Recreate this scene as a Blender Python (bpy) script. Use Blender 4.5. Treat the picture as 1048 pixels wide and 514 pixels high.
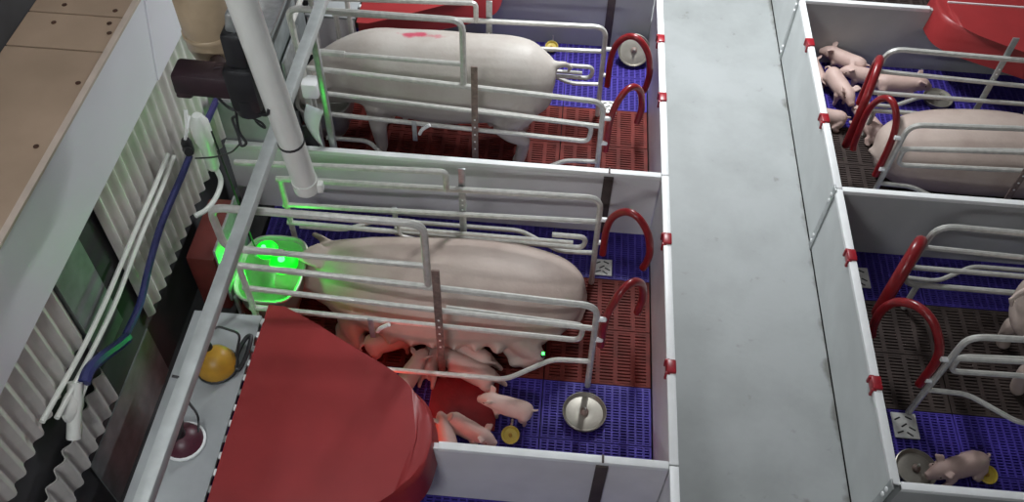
import bpy, bmesh, math, random
from mathutils import Vector, Matrix, noise
for o in list(bpy.data.objects): bpy.data.objects.remove(o, do_unlink=True)
scene = bpy.context.scene
COL = scene.collection
random.seed(7)

# ------------------------------------------------------------------ camera
W, H = 1048, 514
F_PX, PITCH, YAW, ROLL = 927.4, 0.8933, 0.0552, 0.0367
CAM = Vector((-0.6607, -1.8589, 4.2748))
fw = Vector((-math.sin(YAW)*math.cos(PITCH), math.cos(YAW)*math.cos(PITCH), -math.sin(PITCH)))
r0 = Vector((math.cos(YAW), math.sin(YAW), 0)); u0 = r0.cross(fw)
rt = math.cos(ROLL)*r0 + math.sin(ROLL)*u0
up = -math.sin(ROLL)*r0 + math.cos(ROLL)*u0
cam = bpy.data.cameras.new('camera'); cam_o = bpy.data.objects.new('camera', cam)
COL.objects.link(cam_o); scene.camera = cam_o
cam.sensor_fit = 'HORIZONTAL'; cam.sensor_width = 36.0; cam.lens = F_PX/W*36.0
cam.clip_start = 0.02; cam.clip_end = 60
cam_o.matrix_world = Matrix((( rt.x, up.x, -fw.x, CAM.x), (rt.y, up.y, -fw.y, CAM.y), (rt.z, up.z, -fw.z, CAM.z), (0,0,0,1)))

# ------------------------------------------------------------------ world, lamps, exposure
world = bpy.data.worlds.new('barn_air'); scene.world = world; world.use_nodes = True
world.node_tree.nodes['Background'].inputs[0].default_value = (0.80, 0.85, 0.9, 1)
world.node_tree.nodes['Background'].inputs[1].default_value = 0.05
vs = scene.view_settings
vs.view_transform = 'Standard'; vs.look = 'None'; vs.gamma = 1.0; vs.use_curve_mapping = False
vs.exposure = 0.0
LAMPS = [((-0.05, 3.85, 3.05), 152, 45), ((-2.3, -0.2, 4.3), 0, 45), ((-2.0, -2.98, 3.9), 55, 0)]   # position, watts down, watts up of each bare tube; last two are added fill
for p, wt, sgn in [(p, w, k) for p, wd, wu in LAMPS for w, k in ((wd, -1), (wu, 1)) if w]:
    la = bpy.data.lights.new('tube_light', 'AREA'); la.shape = 'RECTANGLE'; la.size = 1.2; la.size_y = 0.12
    la.energy = wt; la.color = (0.94, 0.98, 1.0)
    lo = bpy.data.objects.new('tube_light', la); COL.objects.link(lo)
    lo.location = (p[0], p[1], p[2]+(-0.09 if sgn < 0 else 0.10)); lo.rotation_euler = (math.pi if sgn > 0 else 0, 0, math.radians(90))
    if p[1] < -2.5: lo.location = (p[0], p[1]+0.10, p[2]-0.08); lo.rotation_euler = (math.radians(50), 0, 0)

# ------------------------------------------------------------------ materials
MATS = {}
def nt_mat(name):
    m = bpy.data.materials.new(name); m.use_nodes = True
    return m, m.node_tree, m.node_tree.nodes['Principled BSDF']
def mat(name, col, rough=0.5, metal=0.0, var=0.12, scale=12.0, bump=0.0, bscale=60.0, spec=0.5, col2=None, lo=0.35, hi=0.7):
    if name in MATS: return MATS[name]
    m, nt, b = nt_mat(name)
    tc = nt.nodes.new('ShaderNodeTexCoord')
    n = nt.nodes.new('ShaderNodeTexNoise'); n.inputs['Scale'].default_value = scale; n.inputs['Detail'].default_value = 6
    nt.links.new(tc.outputs['Object'], n.inputs['Vector'])
    r = nt.nodes.new('ShaderNodeValToRGB')
    c2 = col2 if col2 else tuple(c*(1-var*2) for c in col)
    r.color_ramp.elements[0].color = (*c2, 1); r.color_ramp.elements[1].color = (*col, 1)
    r.color_ramp.elements[0].position = lo; r.color_ramp.elements[1].position = hi
    nt.links.new(n.outputs['Fac'], r.inputs['Fac']); nt.links.new(r.outputs['Color'], b.inputs['Base Color'])
    b.inputs['Roughness'].default_value = rough; b.inputs['Metallic'].default_value = metal
    b.inputs['Specular IOR Level'].default_value = spec
    if bump > 0:
        n2 = nt.nodes.new('ShaderNodeTexNoise'); n2.inputs['Scale'].default_value = bscale; n2.inputs['Detail'].default_value = 4
        nt.links.new(tc.outputs['Object'], n2.inputs['Vector'])
        bp = nt.nodes.new('ShaderNodeBump'); bp.inputs['Strength'].default_value = bump; bp.inputs['Distance'].default_value = 0.01
        nt.links.new(n2.outputs['Fac'], bp.inputs['Height']); nt.links.new(bp.outputs['Normal'], b.inputs['Normal'])
    MATS[name] = m
    return m
def emit(name, col, strength):
    m, nt, b = nt_mat(name)
    b.inputs['Base Color'].default_value = (*col, 1); b.inputs['Emission Color'].default_value = (*col, 1)
    b.inputs['Emission Strength'].default_value = strength
    return m
M_BOARD_SHADED = mat('shaded_pvc_board', (0.46, 0.47, 0.47), 0.45, var=0.06, scale=4)  # board colour darkened to carry the shade on these dividers
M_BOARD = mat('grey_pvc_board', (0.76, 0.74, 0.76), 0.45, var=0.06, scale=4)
M_CAP = mat('white_pvc_cap', (0.86, 0.87, 0.87), 0.4, var=0.03)
M_GALV = mat('galvanised_tube', (0.66, 0.65, 0.61), 0.38, 0.35, var=0.10, scale=30)
M_STRAP = mat('galvanised_strap', (0.50, 0.52, 0.52), 0.35, 0.7, var=0.12, scale=30)
M_RUSTY = mat('rusty_flat_bar', (0.30, 0.22, 0.19), 0.6, 0.3, var=0.2, scale=40)
M_DARKPOST = mat('dark_steel_post', (0.10, 0.075, 0.07), 0.6, 0.2, var=0.15)
M_REDHOOP = mat('red_coated_tube', (0.27, 0.014, 0.018), 0.28, var=0.15, scale=20)
M_REDLID = mat('red_plastic_lid', (0.32, 0.028, 0.030), 0.42, var=0.07, scale=5, bump=0.05, bscale=25)
M_REDCLIP = mat('red_plastic_clip', (0.34, 0.012, 0.022), 0.35, var=0.1)
M_BLUE = mat('blue_plastic_grating', (0.070, 0.048, 0.33), 0.42, var=0.12, scale=9, spec=0.2)
M_REDLIT_IRON = mat('redlit_iron_grating', (0.19, 0.030, 0.024), 0.6, var=0.22, scale=7, col2=(0.10, 0.020, 0.016), spec=0.15)  # dark iron slats with red lamp glow put into the colour
M_IRON = mat('dark_iron_grating', (0.075, 0.055, 0.05), 0.6, var=0.22, scale=7, spec=0.2)
M_MAT = mat('red_rubber_mat', (0.30, 0.012, 0.016), 0.6, var=0.15, bump=0.2)
M_PIT = mat('dark_pit', (0.025, 0.022, 0.020), 0.9, var=0.2)
M_STEEL = mat('stainless_steel', (0.55, 0.54, 0.50), 0.42, 0.75, var=0.08, scale=15)
M_DISH = mat('dull_steel_dish', (0.36, 0.335, 0.29), 0.42, 0.7, var=0.12, scale=12)
M_YELLOW = mat('yellow_plastic', (0.72, 0.55, 0.08), 0.4, var=0.12)
M_ORANGE = mat('orange_yellow_plastic', (0.62, 0.33, 0.035), 0.4, var=0.2, scale=10)
M_BLACK = mat('black_plastic', (0.022, 0.022, 0.025), 0.4, var=0.2)
M_MAROON = mat('dark_maroon_plastic', (0.035, 0.016, 0.022), 0.45, var=0.2)
M_PIPE = mat('white_pvc_pipe', (0.84, 0.85, 0.80), 0.35, var=0.05, scale=6)
M_RAIL = mat('grey_painted_rail', (0.52, 0.55, 0.54), 0.45, 0.25, var=0.08, scale=14)
M_BLUEPIPE = mat('blue_water_pipe', (0.035, 0.04, 0.17), 0.4, var=0.12)
M_SHEET = mat('white_corrugated_sheet', (0.80, 0.77, 0.73), 0.45, var=0.12, scale=5)
M_DARKWALL = mat('dark_wall', (0.070, 0.070, 0.075), 0.8, var=0.25, scale=3)
M_GREYPLATE = mat('grey_plate', (0.22, 0.24, 0.24), 0.6, var=0.15)
M_GREYPLATE2 = mat('mid_grey_board', (0.34, 0.35, 0.36), 0.6, var=0.08)
M_BEAM = mat('white_painted_board', (0.80, 0.79, 0.85), 0.5, var=0.03, scale=2)
M_PLY = mat('plywood', (0.43, 0.31, 0.22), 0.6, var=0.12, scale=2.5, col2=(0.34, 0.245, 0.17))
M_PLYEDGE = mat('pale_edge_trim', (0.60, 0.50, 0.42), 0.55, var=0.08)
M_SCREW = mat('rusty_screw', (0.08, 0.035, 0.02), 0.7, 0.3)
M_TAG = mat('white_plastic_plate', (0.80, 0.80, 0.76), 0.4, var=0.1, scale=30)
M_BEIGE = mat('beige_translucent_jug', (0.50, 0.38, 0.25), 0.35, var=0.12, scale=8)
M_BOTTLE = mat('white_bottle', (0.74, 0.76, 0.72), 0.35, var=0.05)
M_PAPER = mat('white_paper', (0.74, 0.78, 0.82), 0.7, var=0.03)
M_EYE = mat('dark_eye', (0.02, 0.012, 0.012), 0.2, var=0.0)
M_WALL = mat('barn_wall', (0.72, 0.71, 0.72), 0.7, var=0.08, scale=2)
M_COVER = mat('grey_cover_board', (0.42, 0.44, 0.45), 0.45, var=0.10, scale=5)
M_GREEN = emit('green_led_glow', (0.03, 1.0, 0.06), 10.0)
M_BLOOM = emit('green_bloom_glow', (0.0, 1.0, 0.015), 0.75)  # emissive colour standing in for the green lamp's bloom
M_HEAT = emit('red_heat_glow', (1.0, 0.06, 0.02), 3.0)
M_TUBE = emit('lamp_tube_glow', (0.95, 0.98, 1.0), 4.0)

def concrete():
    m, nt, b = nt_mat('aisle_concrete')
    tc = nt.nodes.new('ShaderNodeTexCoord')
    n = nt.nodes.new('ShaderNodeTexNoise'); n.inputs['Scale'].default_value = 2.2; n.inputs['Detail'].default_value = 8; n.inputs['Roughness'].default_value = 0.6
    nt.links.new(tc.outputs['Object'], n.inputs['Vector'])
    r = nt.nodes.new('ShaderNodeValToRGB')
    r.color_ramp.elements[0].color = (0.285, 0.30, 0.295, 1); r.color_ramp.elements[1].color = (0.355, 0.37, 0.37, 1)
    r.color_ramp.elements[0].position = 0.3; r.color_ramp.elements[1].position = 0.62
    nt.links.new(n.outputs['Fac'], r.inputs['Fac'])
    # scattered stains
    n2 = nt.nodes.new('ShaderNodeTexNoise'); n2.inputs['Scale'].default_value = 9; n2.inputs['Detail'].default_value = 5
    nt.links.new(tc.outputs['Object'], n2.inputs['Vector'])
    r2 = nt.nodes.new('ShaderNodeValToRGB')
    r2.color_ramp.elements[0].color = (0.55, 0.50, 0.44, 1); r2.color_ramp.elements[1].color = (1, 1, 1, 1)
    r2.color_ramp.elements[0].position = 0.20; r2.color_ramp.elements[1].position = 0.33
    nt.links.new(n2.outputs['Fac'], r2.inputs['Fac'])
    mx = nt.nodes.new('ShaderNodeMix'); mx.data_type = 'RGBA'; mx.blend_type = 'MULTIPLY'; mx.inputs[0].default_value = 0.8
    nt.links.new(r.outputs['Color'], mx.inputs[6]); nt.links.new(r2.outputs['Color'], mx.inputs[7])
    # grime caught along the foot of the right hand panels
    sp = nt.nodes.new('ShaderNodeSeparateXYZ'); nt.links.new(tc.outputs['Object'], sp.inputs[0])
    n3 = nt.nodes.new('ShaderNodeTexNoise'); n3.inputs['Scale'].default_value = 5; n3.inputs['Detail'].default_value = 6; nt.links.new(tc.outputs['Object'], n3.inputs['Vector'])
    ma = nt.nodes.new('ShaderNodeMath'); ma.operation = 'MULTIPLY_ADD'; ma.inputs[1].default_value = 0.22; nt.links.new(n3.outputs['Fac'], ma.inputs[0]); nt.links.new(sp.outputs['X'], ma.inputs[2])
    r3 = nt.nodes.new('ShaderNodeValToRGB'); r3.color_ramp.elements[0].position = 0.565; r3.color_ramp.elements[1].position = 0.60
    r3.color_ramp.elements[0].color = (1, 1, 1, 1); r3.color_ramp.elements[1].color = (0.42, 0.40, 0.36, 1); nt.links.new(ma.outputs[0], r3.inputs['Fac'])
    mx2 = nt.nodes.new('ShaderNodeMix'); mx2.data_type = 'RGBA'; mx2.blend_type = 'MULTIPLY'; mx2.inputs[0].default_value = 0.85
    nt.links.new(mx.outputs[2], mx2.inputs[6]); nt.links.new(r3.outputs['Color'], mx2.inputs[7])
    nt.links.new(mx2.outputs[2], b.inputs['Base Color']); b.inputs['Roughness'].default_value = 0.55
    bp = nt.nodes.new('ShaderNodeBump'); bp.inputs['Strength'].default_value = 0.15; bp.inputs['Distance'].default_value = 0.01
    nt.links.new(n2.outputs['Fac'], bp.inputs['Height']); nt.links.new(bp.outputs['Normal'], b.inputs['Normal'])
    return m
M_CONC = concrete()

def skin(name, base, dark, spray=None):
    m, nt, b = nt_mat(name)
    tc = nt.nodes.new('ShaderNodeTexCoord')
    n = nt.nodes.new('ShaderNodeTexNoise'); n.inputs['Scale'].default_value = 5; n.inputs['Detail'].default_value = 7; n.inputs['Roughness'].default_value = 0.6
    nt.links.new(tc.outputs['Object'], n.inputs['Vector'])
    r = nt.nodes.new('ShaderNodeValToRGB')
    r.color_ramp.elements[0].color = (*dark, 1); r.color_ramp.elements[1].color = (*base, 1)
    r.color_ramp.elements[0].position = 0.28; r.color_ramp.elements[1].position = 0.6
    nt.links.new(n.outputs['Fac'], r.inputs['Fac'])
    out = r.outputs['Color']
    if spray:
        (cx, cy, cz), (sx, sy, sz) = spray
        mp = nt.nodes.new('ShaderNodeMapping'); mp.vector_type = 'POINT'
        mp.inputs['Location'].default_value = (-cx/sx, -cy/sy, -cz/sz); mp.inputs['Scale'].default_value = (1/sx, 1/sy, 1/sz)
        nt.links.new(tc.outputs['Object'], mp.inputs['Vector'])
        ln = nt.nodes.new('ShaderNodeVectorMath'); ln.operation = 'LENGTH'; nt.links.new(mp.outputs['Vector'], ln.inputs[0])
        n3 = nt.nodes.new('ShaderNodeTexNoise'); n3.inputs['Scale'].default_value = 14; n3.inputs['Detail'].default_value = 3
        nt.links.new(tc.outputs['Object'], n3.inputs['Vector'])
        a = nt.nodes.new('ShaderNodeMath'); a.operation = 'MULTIPLY_ADD'; a.inputs[1].default_value = 1.7; nt.links.new(n3.outputs['Fac'], a.inputs[0]); nt.links.new(ln.outputs['Value'], a.inputs[2])
        rr = nt.nodes.new('ShaderNodeValToRGB'); rr.color_ramp.elements[0].position = 0.55; rr.color_ramp.elements[1].position = 0.78
        rr.color_ramp.elements[0].color = (0.9, 0.9, 0.9, 1); rr.color_ramp.elements[1].color = (0, 0, 0, 1)
        hf = nt.nodes.new('ShaderNodeMath'); hf.operation = 'MULTIPLY'; hf.inputs[1].default_value = 0.5; nt.links.new(a.outputs[0], hf.inputs[0]); nt.links.new(hf.outputs[0], rr.inputs['Fac'])
        mx = nt.nodes.new('ShaderNodeMix'); mx.data_type = 'RGBA'; mx.inputs[7].default_value = (0.50, 0.035, 0.09, 1)
        nt.links.new(rr.outputs['Color'], mx.inputs[0]); nt.links.new(out, mx.inputs[6]); out = mx.outputs[2]
    nt.links.new(out, b.inputs['Base Color']); b.inputs['Roughness'].default_value = 0.55
    b.inputs['Subsurface Weight'].default_value = 0.0
    n2 = nt.nodes.new('ShaderNodeTexNoise'); n2.inputs['Scale'].default_value = 45; n2.inputs['Detail'].default_value = 3
    nt.links.new(tc.outputs['Object'], n2.inputs['Vector'])
    bp = nt.nodes.new('ShaderNodeBump'); bp.inputs['Strength'].default_value = 0.12; bp.inputs['Distance'].default_value = 0.01
    nt.links.new(n2.outputs['Fac'], bp.inputs['Height']); nt.links.new(bp.outputs['Normal'], b.inputs['Normal'])
    return m
M_SOW = skin('sow_skin', (0.50, 0.405, 0.355), (0.41, 0.315, 0.275))
M_SOWMARK = skin('sow_skin_sprayed', (0.49, 0.45, 0.41), (0.41, 0.355, 0.315), ((-0.14, 0.035, 0.83), (0.20, 0.055, 0.25)))
M_PIGLET = skin('piglet_skin', (0.58, 0.42, 0.37), (0.47, 0.32, 0.285))

# ------------------------------------------------------------------ mesh builder
class MB:
    def __init__(self): self.v = []; self.f = []
    def add(self, vs, fs):
        o = len(self.v); self.v += [Vector(p) for p in vs]; self.f += [tuple(i+o for i in f) for f in fs]
    def box(self, lo, hi, M=None):
        x0, y0, z0 = lo; x1, y1, z1 = hi
        vs = [Vector(p) for p in ((x0,y0,z0),(x1,y0,z0),(x1,y1,z0),(x0,y1,z0),(x0,y0,z1),(x1,y0,z1),(x1,y1,z1),(x0,y1,z1))]
        if M: vs = [M @ p for p in vs]
        self.add(vs, [(0,3,2,1),(4,5,6,7),(0,1,5,4),(1,2,6,5),(2,3,7,6),(3,0,4,7)]); return self
    def bbox(self, lo, hi, b=0.006, M=None):          # chamfered box
        x0, y0, z0 = lo; x1, y1, z1 = hi
        bm = bmesh.new(); bmesh.ops.create_cube(bm, size=1)
        for v in bm.verts: v.co = Vector(((x0+x1)/2+v.co.x*(x1-x0), (y0+y1)/2+v.co.y*(y1-y0), (z0+z1)/2+v.co.z*(z1-z0)))
        bmesh.ops.bevel(bm, geom=list(bm.edges), offset=b, segments=2, profile=0.5, affect='EDGES')
        vs = [M @ v.co if M else v.co.copy() for v in bm.verts]; bm.verts.index_update()
        self.add(vs, [[v.index for v in f.verts] for f in bm.faces]); bm.free(); return self
    def loft(self, rings, close_ends=True):            # rings: lists of equal count
        n = len(rings[0]); o = len(self.v)
        for r in rings: self.v += [Vector(p) for p in r]
        for k in range(len(rings)-1):
            for i in range(n):
                j = (i+1) % n
                self.f.append((o+k*n+i, o+k*n+j, o+(k+1)*n+j, o+(k+1)*n+i))
        if close_ends:
            self.f.append(tuple(o+i for i in reversed(range(n)))); e = o+(len(rings)-1)*n
            self.f.append(tuple(e+i for i in range(n)))
        return self
    def tube(self, pts, r, seg=8, closed=False):
        pts = [Vector(p) for p in pts]; n = len(pts)
        rs = r if isinstance(r, (list, tuple)) else [r]*n
        t0 = (pts[1]-pts[0]).normalized()
        nrm = t0.orthogonal().normalized(); rings = []; prev = t0
        for i in range(n):
            if closed: t = (pts[(i+1) % n]-pts[i-1]).normalized()
            elif i == 0: t = t0
            elif i == n-1: t = (pts[-1]-pts[-2]).normalized()
            else: t = ((pts[i+1]-pts[i]).normalized()+(pts[i]-pts[i-1]).normalized()).normalized()
            q = prev.rotation_difference(t); nrm = (q @ nrm).normalized(); nrm = (nrm - t*nrm.dot(t)).normalized(); prev = t
            b = t.cross(nrm)
            rings.append([pts[i]+(nrm*math.cos(a)+b*math.sin(a))*rs[i] for a in [2*math.pi*k/seg for k in range(seg)]])
        if closed:
            rings.append(rings[0]); return self.loft(rings, False)
        return self.loft(rings)
    def lathe(self, prof, seg=20, M=None, cap=True):   # prof: (radius, z)
        rings = []
        for (r, z) in prof:
            ring = [Vector((max(r, 1e-4)*math.cos(2*math.pi*k/seg), max(r, 1e-4)*math.sin(2*math.pi*k/seg), z)) for k in range(seg)]
            rings.append([M @ p for p in ring] if M else ring)
        return self.loft(rings, cap)
    def sphere(self, c, r, seg=12, M=None):
        rx, ry, rz = r if isinstance(r, (tuple, list)) else (r, r, r)
        rings = []
        for k in range(1, seg//2):
            a = math.pi*k/(seg//2)
            ring = [Vector((rx*math.sin(a)*math.cos(2*math.pi*i/seg), ry*math.sin(a)*math.sin(2*math.pi*i/seg), -rz*math.cos(a))) for i in range(seg)]
            rings.append([(M @ p if M else p)+Vector(c) for p in ring])
        return self.loft(rings)
    def mesh(self, name, smooth=True, off=Vector((0,0,0))):
        me = bpy.data.meshes.new(name); me.from_pydata([tuple(p-off) for p in self.v], [], self.f)
        bm = bmesh.new(); bm.from_mesh(me); bmesh.ops.recalc_face_normals(bm, faces=bm.faces); bm.to_mesh(me); bm.free()
        if smooth:
            for p in me.polygons: p.use_smooth = True
            try: me.set_sharp_from_angle(angle=math.radians(40))
            except Exception: pass
        return me
    def build(self, name, m, parent=None, smooth=True, origin=None):
        if parent is not None: off = Vector(parent.location)
        elif origin is not None: off = Vector(origin)
        else:
            xs = [p.x for p in self.v]; ys = [p.y for p in self.v]; zs = [p.z for p in self.v]
            off = Vector(((min(xs)+max(xs))/2, (min(ys)+max(ys))/2, min(zs)))
        # parts of parts: parents at the same offset chain
        if parent is not None and parent.parent is not None: off = Vector(parent.parent.location)+Vector(parent.location)
        me = self.mesh(name, smooth, off); me.materials.append(m)
        o = bpy.data.objects.new(name, me); COL.objects.link(o)
        if parent is not None: o.parent = parent
        else: o.location = off
        return o
def tag(o, label, cat, group=None, kind=None):
    o['label'] = label; o['category'] = cat
    if group: o['group'] = group
    if kind: o['kind'] = kind
    return o
def empty(name, loc, label=None, cat=None, group=None, kind=None):
    o = bpy.data.objects.new(name, None); COL.objects.link(o); o.location = loc; o.empty_display_size = 0.1
    if label: o['label'] = label
    if cat: o['category'] = cat
    if group: o['group'] = group
    if kind: o['kind'] = kind
    return o
def structure(o, label=None):
    o['kind'] = 'structure'
    if label: o['label'] = label
    return o
def rnd(pts, r=0.06, n=5):                              # round the inner corners of a polyline
    pts = [Vector(p) for p in pts]; out = [pts[0]]
    for i in range(1, len(pts)-1):
        a, b, c = pts[i-1], pts[i], pts[i+1]
        d1 = (a-b); d2 = (c-b); rr = min(r, d1.length*0.49, d2.length*0.49)
        p, q = b+d1.normalized()*rr, b+d2.normalized()*rr
        for k in range(n+1):
            t = k/n; out.append(p*(1-t)**2 + b*2*t*(1-t) + q*t*t)
    out.append(pts[-1]); return out
def smoothpath(pts, n=6):                               # Catmull-Rom
    pts = [Vector(p) for p in pts]; P = [pts[0]*2-pts[1]]+pts+[pts[-1]*2-pts[-2]]; out = []
    for i in range(1, len(P)-2):
        a, b, c, d = P[i-1:i+3]
        for k in range(n):
            t = k/n
            out.append(0.5*((2*b)+(c-a)*t+(2*a-5*b+4*c-d)*t*t+(3*b-a-3*c+d)*t**3))
    out.append(P[-2]); return out

AISLE = 0.985; HP = 0.524; PEN = 1.8; LEN = 2.30
# ------------------------------------------------------------------ room shell
structure(MB().box((-3.6, -3.2, -0.45), (5.6, 8.5, -0.40)).build('floor', M_PIT, smooth=False), 'dark slurry pit under the slatted pens')
aisle = structure(MB().box((0.02, -3.2, -0.40), (AISLE-0.02, 8.5, 0.0)).build('floor', M_CONC, smooth=False), 'pale concrete aisle between the two rows of pens')
structure(MB().box((-3.05, -3.2, -0.40), (-2.38, 8.5, 0.0)).build('floor', M_DARKWALL, smooth=False), 'dark strip of floor between pen heads and corrugated wall')
structure(MB().box((3.42, -3.2, -0.40), (5.6, 8.5, 0.0)).build('floor', M_CONC, smooth=False), 'concrete floor beyond the right hand pens')
structure(MB().box((-3.2, -3.3, 4.9), (5.7, 8.6, 5.0)).build('ceiling', M_WALL, smooth=False), 'pale barn ceiling')
structure(MB().box((-3.15, 8.5, -0.4), (5.7, 8.6, 4.9)).build('wall_far', M_WALL, smooth=False), 'pale end wall of the barn')
structure(MB().box((-3.15, -3.3, -0.4), (5.7, -3.2, 4.9)).build('wall_near', M_WALL, smooth=False), 'pale wall behind the viewpoint')
structure(MB().box((5.6, -3.2, -0.4), (5.7, 8.5, 4.9)).build('wall_right', M_WALL, smooth=False), 'pale wall beyond the right row')
structure(MB().box((-3.2, -3.2, 1.80), (-2.94, 8.5, 4.9)).build('wall_left', M_DARKWALL, smooth=False), 'dark upper wall behind the plywood ledge')
# left wall below the ledge: dark backing, corrugated sheets
wl = structure(MB().box((-2.75, -3.2, 0.0), (-2.64, 8.5, 1.44)).build('wall_left', M_DARKWALL, smooth=False), 'dark wall clad with white corrugated sheets')
def corrugated(y0, y1, z0, z1, pitch=0.085, amp=0.014, x=-2.605):
    mb = MB(); n = int((y1-y0)/pitch*8)
    th = 0.003
    fr = [(x+amp*math.sin(2*math.pi*(y0+(y1-y0)*i/n)/pitch), y0+(y1-y0)*i/n) for i in range(n+1)]
    ring = [(a+th, b) for a, b in fr]+[(a-th, b) for a, b in reversed(fr)]
    lo = [Vector((a, b, z0)) for a, b in ring]; hi = [Vector((a, b, z1)) for a, b in ring]
    N = len(ring); mb.v = lo+hi
    for i in range(N):
        j = (i+1) % N; mb.f.append((i, j, N+j, N+i))
    for i in range(n):                                   # end strips
        mb.f.append((i, N-1-i, N-2-i, i+1)); mb.f.append((N+i, N+i+1, N+N-2-i, N+N-1-i))
    return mb.build('corrugated_sheet', M_SHEET, wl)
corrugated(0.585, 3.6, 0.47, 1.43); corrugated(-1.9, 0.15, 0.955, 1.43); corrugated(-0.62, 0.135, 0.495, 0.72)
MB().box((-2.635, 0.16, 0.72), (-2.60, 0.40, 1.43)).build('flat_panel', M_GREYPLATE, wl, False)
MB().box((-2.639, -0.2, 0.0), (-2.632, 0.56, 0.40)).build('flat_panel', M_GREYPLATE, wl, False)
# white boarded bulkhead with plywood top
bulk = empty('bulkhead', (-2.7, 1.0, 1.44), kind='structure'); bulk['label'] = 'white boarded bulkhead with a plywood top along the left wall'; bulk.name = 'trim_1'
BX, BT, BB = -2.50, 1.845, 1.47
ys = [-3.2, 0.99, 8.5]
def faceboard(y0, y1, z0, z1, skew, x0=BX-0.03, x1=BX):
    mb = MB()
    vs = [(x0, y0+skew[0], z0), (x1, y0+skew[0], z0), (x1, y1+skew[1], z0), (x0, y1+skew[1], z0), (x0, y0+skew[2], z1), (x1, y0+skew[2], z1), (x1, y1+skew[3], z1), (x0, y1+skew[3], z1)]
    mb.add(vs, [(0,3,2,1),(4,5,6,7),(0,1,5,4),(1,2,6,5),(2,3,7,6),(3,0,4,7)])
    return mb.build('face_board', M_BEAM, bulk, False)
faceboard(-3.19, 1.36, BB, BT, (0, -0.13, 0, 0)); faceboard(1.365, 4.6, BB, BT, (-0.13, 0, 0, 0), BX-0.03, BX+0.006)
MB().box((BX-0.022, -3.19, BT), (BX+0.005, 5.0, BT+0.012)).build('edge_trim', M_PLYEDGE, bulk, False)
for (a, b) in ((-3.19, 0.955), (0.965, 1.185), (1.195, 2.6), (2.61, 5.0)):
    MB().box((-2.935, a, BT-0.012), (BX-0.024, b, BT+0.006)).build('plywood_board', M_PLY, bulk, False)
def on_z(px, py, z):
    d = fw*F_PX + rt*(px-W/2) - up*(py-H/2); return CAM + d*((z-CAM.z)/d.z)
for p in ((66,5),(118,11),(55,23),(112,24),(112,34),(80,85),(37,150)):
    q = on_z(p[0], p[1], BT+0.006)
    MB().lathe([(0.011, 0), (0.011, 0.002), (0.006, 0.004)], 10, Matrix.Translation(q)).build('screw', M_SCREW, bulk)
MB().box((-2.62, -3.19, BB-0.01), (BX-0.031, 5.0, BB)).build('soffit_board', M_BEAM, bulk, False)

# ------------------------------------------------------------------ slatted floors
def grating_mesh(name, w, d, xp, rp, rib, bar, m):
    mb = MB(); n = round(w/xp); k = round(d/rp)
    for i in range(n+1):
        x = min(max(i*w/n, bar/2), w-bar/2); mb.box((x-bar/2, 0, -0.03), (x+bar/2, d, 0))
    for j in range(k+1):
        y = min(max(j*d/k, rib/2), d-rib/2); mb.box((0, y-rib/2, -0.028), (w, y+rib/2, -0.001))
    me = mb.mesh(name, False); me.materials.append(m); return me
PW = 2.34/4
G_WIDE = grating_mesh('blue_grating', PW-0.006, 0.344, 0.042, 0.0165, 0.0075, 0.011, M_BLUE)
G_NARROW = grating_mesh('blue_grating', PW-0.006, 0.374, 0.042, 0.0165, 0.0075, 0.011, M_BLUE)
G_REDLIT = grating_mesh('redlit_grating', PW-0.006, 0.354, 0.095, 0.021, 0.012, 0.024, M_REDLIT_IRON)
G_IRON = grating_mesh('iron_grating', PW-0.006, 0.354, 0.095, 0.021, 0.012, 0.024, M_IRON)
def pen_floor(row, y0, far_creep, label):
    root = empty('floor', (0.5*(-2.34 if row < 0 else 2*AISLE+2.34), y0+PEN/2, -0.03), kind='structure'); root['label'] = label
    xs = [(-2.34+PW*i) for i in range(4)] if row < 0 else [AISLE+0.02+PW*i for i in range(4)]
    if row < 0: xs = [x-0.02 for x in xs]
    bands = [(0.0, G_WIDE, 'blue_grating'), (0.35, G_WIDE, 'blue_grating'), (0.70, G_REDLIT if row < 0 else G_IRON, 'redlit_grating' if row < 0 else 'iron_grating'), (1.06, G_REDLIT if row < 0 else G_IRON, 'redlit_grating' if row < 0 else 'iron_grating'), (1.42, G_NARROW, 'blue_grating')]
    for (b, me, nm) in bands:
        d = {0.0: 0.35, 0.35: 0.35, 0.70: 0.36, 1.06: 0.36, 1.42: 0.38}[b]
        yy = y0+b if not far_creep else y0+PEN-b-d
        for x in xs:
            o = bpy.data.objects.new(nm, me); COL.objects.link(o); o.parent = root
            o.location = Vector((x+0.003, yy+0.003, 0))-root.location
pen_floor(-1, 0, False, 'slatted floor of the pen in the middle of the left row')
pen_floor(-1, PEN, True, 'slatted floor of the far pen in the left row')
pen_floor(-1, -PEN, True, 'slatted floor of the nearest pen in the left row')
pen_floor(1, 0, False, 'slatted floor of the dark pen in the right row')
pen_floor(1, PEN, True, 'slatted floor of the far pen in the right row')
pen_floor(1, 2*PEN, False, 'slatted floor of the pen beyond the far divider in the right row')

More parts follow.
